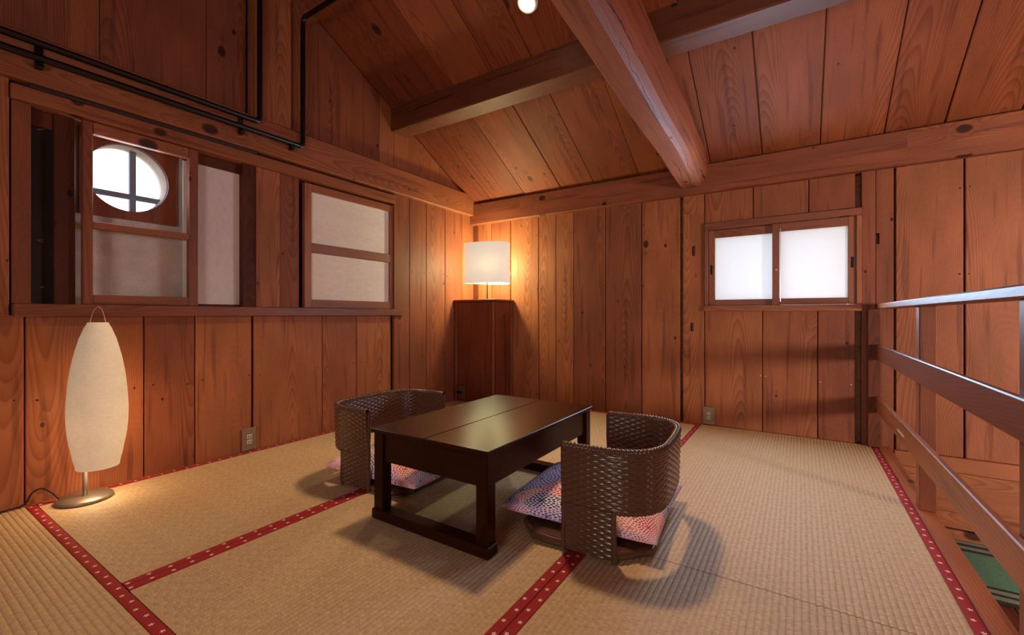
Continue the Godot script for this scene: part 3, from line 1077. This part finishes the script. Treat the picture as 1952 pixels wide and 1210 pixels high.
func band_mesh(path: Array, lens: Array, s0: float, s1: float, y0: float, y1: float) -> ArrayMesh:
	var st := new_st()
	var ns := int((s1 - s0) / 0.021 * 4.0)
	var ny := int((y1 - y0) / 0.009 * 4.0)
	var first := 0
	for side in [1.0, -1.0]:
		var rows := []
		var uvs := []
		for j in ny + 1:
			rows.append([])
			uvs.append([])
		for i in ns + 1:
			var s := s0 + (s1 - s0) * i / ns
			var k := 0
			while k < lens.size() - 2 and lens[k + 1] < s:
				k += 1
			var f: float = (s - lens[k]) / (lens[k + 1] - lens[k])
			var p: Vector3 = path[k].lerp(path[k + 1], f)
			var t: Vector3 = (path[k + 1] - path[k]).normalized()
			var n := Vector3(t.z, 0, -t.x)
			for j in ny + 1:
				var y := y0 + (y1 - y0) * j / ny
				var o := weave_offset(s if side > 0 else s + 0.021, y) + 0.0065
				var flare := 0.03 * (y - 0.2)
				rows[j].append(p + n * (-side * o - flare) + Vector3(0, y, 0))
				uvs[j].append(Vector2(s / 0.3, y / 0.3))
		first = add_grid(st, rows, uvs, side > 0, first)
	st.generate_normals()
	return st.commit()

func rim_path(path: Array, y: float, s0: int, s1: int, flare: bool) -> Array:
	var out := []
	for i in range(s0, s1 + 1):
		var t: Vector3 = (path[mini(i + 1, path.size() - 1)] - path[maxi(i - 1, 0)]).normalized()
		var n := Vector3(t.z, 0, -t.x)
		out.append(path[i] - n * (0.03 * (y - 0.2) if flare else 0.0) + Vector3(0, y, 0))
	return out

func twisted(path: Array, r: float) -> ArrayMesh:
	# a rim wound with cane: small bumps along the tube
	var fine := []
	for i in path.size() - 1:
		for k in 4:
			fine.append(path[i].lerp(path[i + 1], k / 4.0))
	fine.append(path[path.size() - 1])
	var rows := []
	var s := 0.0
	for i in fine.size():
		if i > 0:
			s += fine[i].distance_to(fine[i - 1])
		var t: Vector3 = (fine[mini(i + 1, fine.size() - 1)] - fine[maxi(i - 1, 0)]).normalized()
		var up := Vector3.UP if absf(t.y) < 0.9 else Vector3.RIGHT
		var a := t.cross(up).normalized()
		var b := a.cross(t)
		var row := []
		for j in 13:
			var g := TAU * j / 12
			var rr := r * (1.0 + 0.14 * sin(TAU * s / 0.012 + g))
			row.append(fine[i] + (a * cos(g) + b * sin(g)) * rr)
		rows.append(row)
	return grid_mesh(rows, [], true)

func chairs() -> void:
	var cane := plain("dark_cane", Color(0.33, 0.21, 0.15), 0.24)
	var inner := plain("dark_cane", Color.WHITE)
	var half := [Vector3(-0.035, 0, 0.234), Vector3(0.07, 0, 0.240), Vector3(0.15, 0, 0.231), Vector3(0.209, 0, 0.192), Vector3(0.237, 0, 0.130), Vector3(0.243, 0, 0.06), Vector3(0.244, 0, 0.0)]
	var pts := []
	for p in half:
		pts.append(p)
	for i in range(half.size() - 2, -1, -1):
		pts.append(Vector3(half[i].x, 0, -half[i].z))
	var path := smooth_path(pts, 10)
	var lens := [0.0]
	for i in path.size() - 1:
		lens.append(lens[i] + path[i].distance_to(path[i + 1]))
	var total: float = lens[lens.size() - 1]
	var leg := 0.150
	var lo := 0.009 * 17
	var hi := 0.009 * 36
	var ch := thing("wicker_floor_chair", "legless dark wicker chair with its back to the railing, beside the low table", "chair", Vector3(1.858, 0.0, 1.668), "wicker floor chairs at the table")
	part("back", band_mesh(path, lens, 0.0, total, lo, hi), cane, ch)
	part("arm_panel", band_mesh(path, lens, 0.0, leg, 0.010, lo), cane, ch)
	part("arm_panel", band_mesh(path, lens, total - leg, total, 0.010, lo), inner, ch)
	part("top_rim", twisted(rim_path(path, hi + 0.002, 0, path.size() - 1, true), 0.0105), cane, ch)
	var ia := 0
	while lens[ia] < leg:
		ia += 1
	part("lower_rim", twisted(rim_path(path, lo - 0.002, ia, path.size() - 1 - ia, true), 0.008), cane, ch)
	for e in [0, path.size() - 1, ia, path.size() - 1 - ia]:
		var p: Vector3 = path[e]
		var top: float = hi if e == 0 or e == path.size() - 1 else lo
		part("edge_cane", twisted([p + Vector3(0, 0.004, 0), p + Vector3(0, top * 0.35, 0), p + Vector3(0, top * 0.7, 0), p + Vector3(0, top, 0)], 0.0085), cane, ch)
	# base plate: a wicker slab with cut corners
	var oct := PackedVector2Array()
	for q in [[-0.205, -0.15], [-0.205, 0.15], [-0.14, 0.222], [0.12, 0.222], [0.205, 0.14], [0.205, -0.14], [0.12, -0.222], [-0.14, -0.222]]:
		oct.append(Vector2(q[1], q[0]))
	part("base_plate", prism(oct, 1, 0.004, 0.030, 0), cane, ch)
	var rim := []
	for i in oct.size() + 1:
		var q: Vector2 = oct[i % oct.size()]
		rim.append(Vector3(q.y, 0.017, q.x))
	part("base_rim", twisted(rim, 0.013), cane, ch)
	ch.rotation.y = deg_to_rad(4.0)
	# cushion
	var pet := textured("petal_print", petal_texture(), Color(1, 1, 1), 0.85)
	var n := 28
	var st := new_st()
	var first := 0
	var wr := noise(71, 6.0, 2)
	for side in [1.0, -1.0]:
		var rows := []
		var uvs := []
		for i in n + 1:
			var row := []
			var uvr := []
			for j in n + 1:
				var u := sin((2.0 * i / n - 1.0) * PI / 2.0)
				var v := sin((2.0 * j / n - 1.0) * PI / 2.0)
				var pinch_u := 1.0 - 0.055 * (1.0 - v * v) * 0.0 - 0.03 * (1.0 - v * v)
				var pinch_v := 1.0 - 0.03 * (1.0 - u * u)
				var h := pow(maxf(0.0, (1.0 - pow(absf(u), 3.0)) * (1.0 - pow(absf(v), 3.0))), 0.36)
				var y: float = side * (0.060 * h if side > 0 else 0.028 * h)
				y += 0.003 * wr.get_noise_2d(u * 1.5, v * 1.5) * h
				row.append(Vector3(u * 0.262 * pinch_u, y, v * 0.250 * pinch_v))
				uvr.append(Vector2(float(i) / n, float(j) / n) * 1.08)
			rows.append(row)
			uvs.append(uvr)
		first = add_grid(st, rows, uvs, side < 0, first)
	st.generate_normals()
	var cushion_mesh := st.commit()
	var cu := thing("floor_cushion", "pink petal-print cushion on the wicker chair with its back to the railing", "cushion", Vector3(1.822, 0.031, 1.600), "petal-print cushions on the chairs")
	part("cover", cushion_mesh, pet, cu, Vector3(0, 0.028, 0))
	cu.rotation.y = deg_to_rad(4.0)
	# the second chair and cushion
	var ch2: Node3D = ch.duplicate()
	ch2.name = "wicker_floor_chair_001"
	add_child(ch2)
	ch2.set_meta("label", "legless dark wicker chair between the left wall and the low table")
	ch2.position = Vector3(0.935, 0.0, 1.705)
	ch2.rotation.y = deg_to_rad(182.0)
	var cu2: Node3D = cu.duplicate()
	cu2.name = "floor_cushion_001"
	add_child(cu2)
	cu2.set_meta("label", "petal-print cushion on the wicker chair next to the left wall")
	cu2.position = Vector3(0.945, 0.031, 1.682)
	cu2.rotation.y = deg_to_rad(183.0)

# ================= corner cabinet =================
func cabinet() -> void:
	var c := thing("corner_cabinet", "tall dark red wooden cabinet in the room corner carrying the paper lamp", "cabinet", Vector3(0.22, 0.0, 0.14))
	board("body", Vector3(0.014, 0.002, 0.014), Vector3(0.418, 0.826, 0.262), 1, wood("cabinet", 1), c, 0.003)
	board("top", Vector3(0.006, 0.826, 0.006), Vector3(0.440, 0.845, 0.282), 0, wood("cabinet", 3), c, 0.003)
	for q in [[0.014, 0.262], [0.402, 0.262], ]:
		board("corner_strip", Vector3(q[0], 0.002, q[1]), Vector3(q[0] + 0.018, 0.826, q[1] + 0.006), 1, wood("sash"), c, 0.001)
	board("corner_strip", Vector3(0.418, 0.002, 0.250), Vector3(0.424, 0.826, 0.268), 1, wood("cabinet"), c, 0.001)
	board("corner_strip", Vector3(0.418, 0.002, 0.014), Vector3(0.424, 0.826, 0.030), 1, wood("sash"), c, 0.001)
	var k := part("knot_hole", lathe([Vector2(0.0, 0.0), Vector2(0.013, 0.0), Vector2(0.010, 0.003), Vector2(0.0, 0.003)], 20, 1.0, 0.7), plain("knot_black", Color(0.05, 0.025, 0.02), 0.8), c, Vector3(0.4175, 0.715, 0.125) - c.position)
	k.rotation.z = -PI / 2
	var cord := thing("power_cord", "thin black cord hanging down the side of the corner cabinet", "cord", Vector3(0.423, 0.0, 0.12))
	var pts := [Vector3(0.424, 0.70, 0.124), Vector3(0.425, 0.55, 0.120), Vector3(0.424, 0.35, 0.112), Vector3(0.425, 0.15, 0.108), Vector3(0.430, 0.01, 0.112)]
	for i in pts.size():
		pts[i] -= cord.position
	part("wire", tube(smooth_path(pts), 0.0025, 8), plain("black_cord", Color(0.03, 0.025, 0.025), 0.5), cord)

# ================= lamps =================
func lamp_paper(key: String, c: Color, e: float, glow: float) -> StandardMaterial3D:
	var m := textured(key, paper_texture(), Color(0.95, 0.90, 0.82), 0.9)
	m.backlight_enabled = true
	m.backlight = Color(glow, glow, glow)
	m.emission_enabled = true
	m.emission = c
	m.emission_energy_multiplier = e
	m.emission_texture = m.albedo_texture
	m.emission_operator = BaseMaterial3D.EMISSION_OP_MULTIPLY
	return m

func table_lamp() -> void:
	var t := thing("table_lamp", "lit oval paper-shaded lamp standing on the corner cabinet", "lamp", Vector3(0.285, 0.845, 0.178))
	t.rotation.y = deg_to_rad(36.0)
	var blk := plain("black_metal", Color(0.05, 0.05, 0.055), 0.4, 0.6)
	part("base", lathe([Vector2(0.0, 0.0), Vector2(0.055, 0.0), Vector2(0.055, 0.004), Vector2(0.012, 0.009), Vector2(0.0, 0.009)], 32, 1.0, 0.6), blk, t)
	part("stem", tube([Vector3(0, 0.006, 0), Vector3(0.001, 0.08, 0), Vector3(0, 0.16, 0), Vector3(0, 0.20, 0)], 0.004, 8), blk, t)
	var rows := []
	var uvs := []
	var wr := noise(81, 1.0, 3)
	for i in 29:
		var y := 0.134 + 0.330 * i / 28.0
		var row := []
		var uvr := []
		for j in 65:
			var a := TAU * j / 64
			var crumple := 0.006 * wr.get_noise_2d(cos(a) * 6.0 + 20.0, y * 22.0 + sin(a) * 5.0) * (1.6 if y < 0.24 else 0.35)
			var r := 1.0 + crumple / 0.15 * 0.8
			row.append(Vector3(cos(a) * 0.188 * r, y + 0.004 * sin(2.0 * a), sin(a) * 0.118 * r))
			uvr.append(Vector2(j / 32.0, i / 28.0))
		rows.append(row)
		uvs.append(uvr)
	part("lamp_shade", grid_mesh(rows, uvs), lamp_paper("lit_shade_paper", Color(1.0, 1.0, 0.97), 0.46, 0.165), t)
	var bulb := lathe([Vector2(0.0, -0.04), Vector2(0.014, -0.036), Vector2(0.018, -0.01), Vector2(0.034, 0.03), Vector2(0.034, 0.05), Vector2(0.022, 0.072), Vector2(0.0, 0.08)], 20)
	var bm := plain("bulb_glow", Color(1, 0.95, 0.85), 0.5)
	bm.emission_enabled = true
	bm.emission = Color(1.0, 0.88, 0.65)
	bm.emission_energy_multiplier = 6.0
	part("bulb", bulb, bm, t, Vector3(0, 0.245, 0))
	omni("table_lamp_light", Vector3(0, 0.285, 0), Color(1.0, 0.97, 0.72), 0.60, 0.045, t)

func floor_lamp() -> void:
	var t := thing("floor_lamp", "lit tall cocoon-shaped paper lamp on a round metal base by the left wall", "lamp", Vector3(0.105, 0.0, 2.585))
	var steel := plain("brushed_steel", Color(0.60, 0.55, 0.50), 0.42, 0.75)
	part("base", lathe([Vector2(0.0, 0.002), Vector2(0.082, 0.002), Vector2(0.084, 0.005), Vector2(0.084, 0.010), Vector2(0.081, 0.013), Vector2(0.0, 0.015)], 48), steel, t)
	part("pole", tube([Vector3(0, 0.010, 0), Vector3(0, 0.08, 0), Vector3(0, 0.17, 0)], 0.0075, 14), steel, t)
	var prof := []
	var keys := [[0.128, 0.064], [0.17, 0.072], [0.25, 0.085], [0.33, 0.0905], [0.40, 0.0885], [0.48, 0.082], [0.56, 0.070], [0.63, 0.054], [0.67, 0.040], [0.69, 0.031]]
	for i in keys.size() - 1:
		for k in 4:
			var f := k / 4.0
			var p0: float = keys[maxi(i - 1, 0)][1]
			var p3: float = keys[mini(i + 2, keys.size() - 1)][1]
			prof.append(Vector2(cubic_interpolate(keys[i][1], keys[i + 1][1], p0, p3, f), lerpf(keys[i][0], keys[i + 1][0], f)))
	prof.append(Vector2(0.031, 0.69))
	var cut := 20
	var lean := Vector3(0.040, 0.0, -0.028)
	part("lamp_shade", lathe(prof.slice(0, cut + 1), 64), lamp_paper("lit_lantern_paper", Color(1.0, 0.90, 0.74), 0.22, 0.19), t, lean)
	part("lamp_shade", lathe(prof.slice(cut), 64), lamp_paper("lit_lantern_paper", Color(1.0, 0.90, 0.74), 0.22, 0.19), t, lean)
	var hoop := smooth_path([Vector3(0, 0.688, 0.024), Vector3(0, 0.72, 0.017), Vector3(0, 0.745, 0.009), Vector3(0, 0.752, 0.0), Vector3(0, 0.745, -0.009), Vector3(0, 0.72, -0.017), Vector3(0, 0.688, -0.024)])
	part("handle", tube(hoop, 0.0017, 8), plain("copper_wire", Color(0.75, 0.55, 0.45), 0.35, 0.8), t, lean)
	part("seam_wire", tube([Vector3(-0.058, 0.15, 0.058), Vector3(-0.063, 0.33, 0.066), Vector3(-0.057, 0.50, 0.058)], 0.0012, 6), plain("grey_wire", Color(0.35, 0.32, 0.28), 0.6), t, lean)
	var bulb := lathe([Vector2(0.0, -0.04), Vector2(0.014, -0.036), Vector2(0.018, -0.01), Vector2(0.030, 0.03), Vector2(0.030, 0.05), Vector2(0.020, 0.070), Vector2(0.0, 0.078)], 20)
	var bm: StandardMaterial3D = mats["bulb_glow"]
	part("bulb", bulb, bm, t, Vector3(0, 0.24, 0) + lean)
	omni("floor_lamp_light", Vector3(0, 0.30, 0) + lean, Color(1.0, 0.80, 0.52), 0.055, 0.035, t)
	var dn := SpotLight3D.new()
	dn.name = "floor_lamp_downlight"
	dn.light_color = Color(1.0, 0.93, 0.78)
	dn.light_energy = 0.026
	dn.light_size = 0.03
	dn.spot_angle = 80.0
	dn.spot_angle_attenuation = 0.5
	dn.spot_range = 6.0
	dn.spot_attenuation = 2.0
	dn.shadow_enabled = true
	t.add_child(dn)
	dn.position = Vector3(0.045, 0.122, -0.030)
	dn.rotation_degrees = Vector3(-90, 0, 0)
	var cord := thing("power_cord", "black cord looping from the floor lamp base to the left wall", "cord", Vector3(0.04, 0.0, 2.68))
	var pts := [Vector3(0.055, 0.012, 2.648), Vector3(0.045, 0.040, 2.665), Vector3(0.035, 0.062, 2.690), Vector3(0.028, 0.050, 2.715), Vector3(0.020, 0.012, 2.735), Vector3(0.018, 0.006, 2.80), Vector3(0.018, 0.006, 2.95)]
	for i in pts.size():
		pts[i] -= cord.position
	part("wire", tube(smooth_path(pts), 0.003, 8), plain("black_cord", Color(0.03, 0.025, 0.025), 0.5), cord)

func ceiling_lamp() -> void:
	var lg := sqrt(1.0 + SLOPE * SLOPE)
	var n := Vector3(0, 1.0 / lg, -SLOPE / lg)
	var at := Vector3(1.287, ceil_y(1.193), 1.193)
	var t := thing("ceiling_lamp", "small round ceiling lamp, lit, on the sloping planks beside the tie beam", "lamp", at)
	t.basis = Basis(Vector3(1, 0, 0), n, Vector3(1, 0, 0).cross(n))
	part("housing", lathe([Vector2(0.0, -0.001), Vector2(0.052, -0.001), Vector2(0.054, -0.018), Vector2(0.050, -0.030), Vector2(0.042, -0.030), Vector2(0.040, -0.022), Vector2(0.0, -0.022)], 40), plain("white_enamel", Color(0.88, 0.86, 0.82), 0.4), t)
	var gm := plain("lamp_glass", Color(1, 0.97, 0.9), 0.4)
	gm.emission_enabled = true
	gm.emission = Color(1.0, 0.90, 0.74)
	gm.emission_energy_multiplier = 8.0
	part("glowing_lens", lathe([Vector2(0.0, -0.024), Vector2(0.039, -0.024), Vector2(0.036, -0.034), Vector2(0.020, -0.042), Vector2(0.0, -0.044)], 32), gm, t)
	var l := SpotLight3D.new()
	l.name = "ceiling_lamp_light"
	l.light_color = Color(1.0, 0.85, 0.66)
	l.light_energy = 3.0
	l.light_size = 0.11
	l.spot_angle = 58.0
	l.spot_angle_attenuation = 0.6
	l.spot_range = 12.0
	l.spot_attenuation = 2.0
	l.shadow_enabled = true
	add_child(l)
	l.look_at_from_position(at - n * 0.052, Vector3(1.90, 0.0, 2.25), Vector3(1, 0, 0))

# ================= conduits on the left wall =================
func conduits() -> void:
	var blk := plain("black_conduit", Color(0.030, 0.028, 0.030), 0.32)
	var r := 0.0135
	var a := thing("conduit_pipe", "upper black conduit pipe along the left wall turning straight up", "pipe", Vector3(0.06, 1.735, 2.9), "black conduit pipes on the left wall")
	var pa := [Vector3(0.060, 1.735, 5.0), Vector3(0.060, 1.735, 3.5), Vector3(0.060, 1.735, 1.925), Vector3(0.060, 1.738, 1.908), Vector3(0.060, 1.752, 1.898), Vector3(0.060, 1.77, 1.896), Vector3(0.060, 2.2, 1.896), Vector3(0.060, ceil_y(1.896), 1.896)]
	for i in pa.size():
		pa[i] -= a.position
	part("pipe", tube(pa, r, 14), blk, a)
	var b := thing("conduit_pipe_001", "lower black conduit pipe along the left wall turning up and along the ceiling", "pipe", Vector3(0.06, 1.680, 2.8), "black conduit pipes on the left wall")
	var zc := 1.655
	var yc := 2.418
	var pb := [Vector3(0.060, 1.680, 5.0), Vector3(0.060, 1.680, 3.5), Vector3(0.060, 1.680, zc + 0.030), Vector3(0.060, 1.683, zc + 0.012), Vector3(0.060, 1.695, zc + 0.002), Vector3(0.060, 1.712, zc), Vector3(0.060, 2.1, zc), Vector3(0.060, yc - 0.035, zc), Vector3(0.065, yc - 0.012, zc), Vector3(0.080, yc, zc), Vector3(0.11, yc, zc), Vector3(0.8, yc, zc), Vector3(1.82, yc, zc)]
	for i in pb.size():
		pb[i] -= b.position
	part("pipe", tube(pb, r, 14), blk, b)
	# saddles
	for z in [2.700, 1.985]:
		var s := Node3D.new()
		s.name = "saddle"
		b.add_child(s, true)
		s.position = Vector3(0.042, 1.680, z) - b.position
		part("strap", box_mesh(Vector3(0.018, 0.10, 0.022), 0.003, 1), blk, s, Vector3(0.0, 0.012, 0))
		part("strap", box_mesh(Vector3(0.034, 0.016, 0.022), 0.003, 0), blk, s, Vector3(0.012, -0.030, 0))
	for z in [1.72]:
		part("clip", box_mesh(Vector3(0.03, 0.05, 0.018), 0.003, 1), blk, b, Vector3(0.056, 1.668, z) - b.position)

# ================= sockets =================
func outlet(label: String, at: Vector3, turn: float, w: float, h: float, c: Color, slots: bool) -> Node3D:
	var t := thing("wall_socket", label, "socket", at, "wall sockets near the floor")
	t.rotation.y = turn
	part("plate", box_mesh(Vector3(w, h, 0.008), 0.002, 1), plain("plate_%s" % c.to_html(), c, 0.45), t, Vector3(0, h / 2.0, 0.004))
	if slots:
		for y in [0.38, 0.62]:
			part("socket_face", box_mesh(Vector3(w * 0.36, h * 0.18, 0.004), 0.001, 1), plain("socket_cream", Color(0.80, 0.74, 0.66), 0.4), t, Vector3(0, h * y, 0.009))
			for x in [-0.07, 0.07]:
				part("slot", box_mesh(Vector3(0.003, h * 0.08, 0.002), 0.0, 1), plain("slot_black", Color(0.04, 0.03, 0.03), 0.8), t, Vector3(w * x * 1.2, h * y, 0.0113))
	return t

func outlets() -> void:
	outlet("beige wall socket at the foot of the left wall boards, under the papered panel", Vector3(0.004, 0.006, 1.925), PI / 2, 0.070, 0.118, Color(0.52, 0.42, 0.33), true)
	outlet("beige wall socket at the foot of the back wall, under the window's end", Vector3(1.951, 0.006, 0.004), 0.0, 0.068, 0.112, Color(0.56, 0.48, 0.40), true)
	var s := outlet("small wall socket with a black plug at the foot of the corner cabinet", Vector3(0.085, 0.022, 0.263), 0.0, 0.062, 0.105, Color(0.45, 0.32, 0.22), false)
	part("plug", box_mesh(Vector3(0.045, 0.022, 0.022), 0.004, 0), plain("plug_black", Color(0.03, 0.025, 0.025), 0.5), s, Vector3(-0.018, 0.052, 0.016))
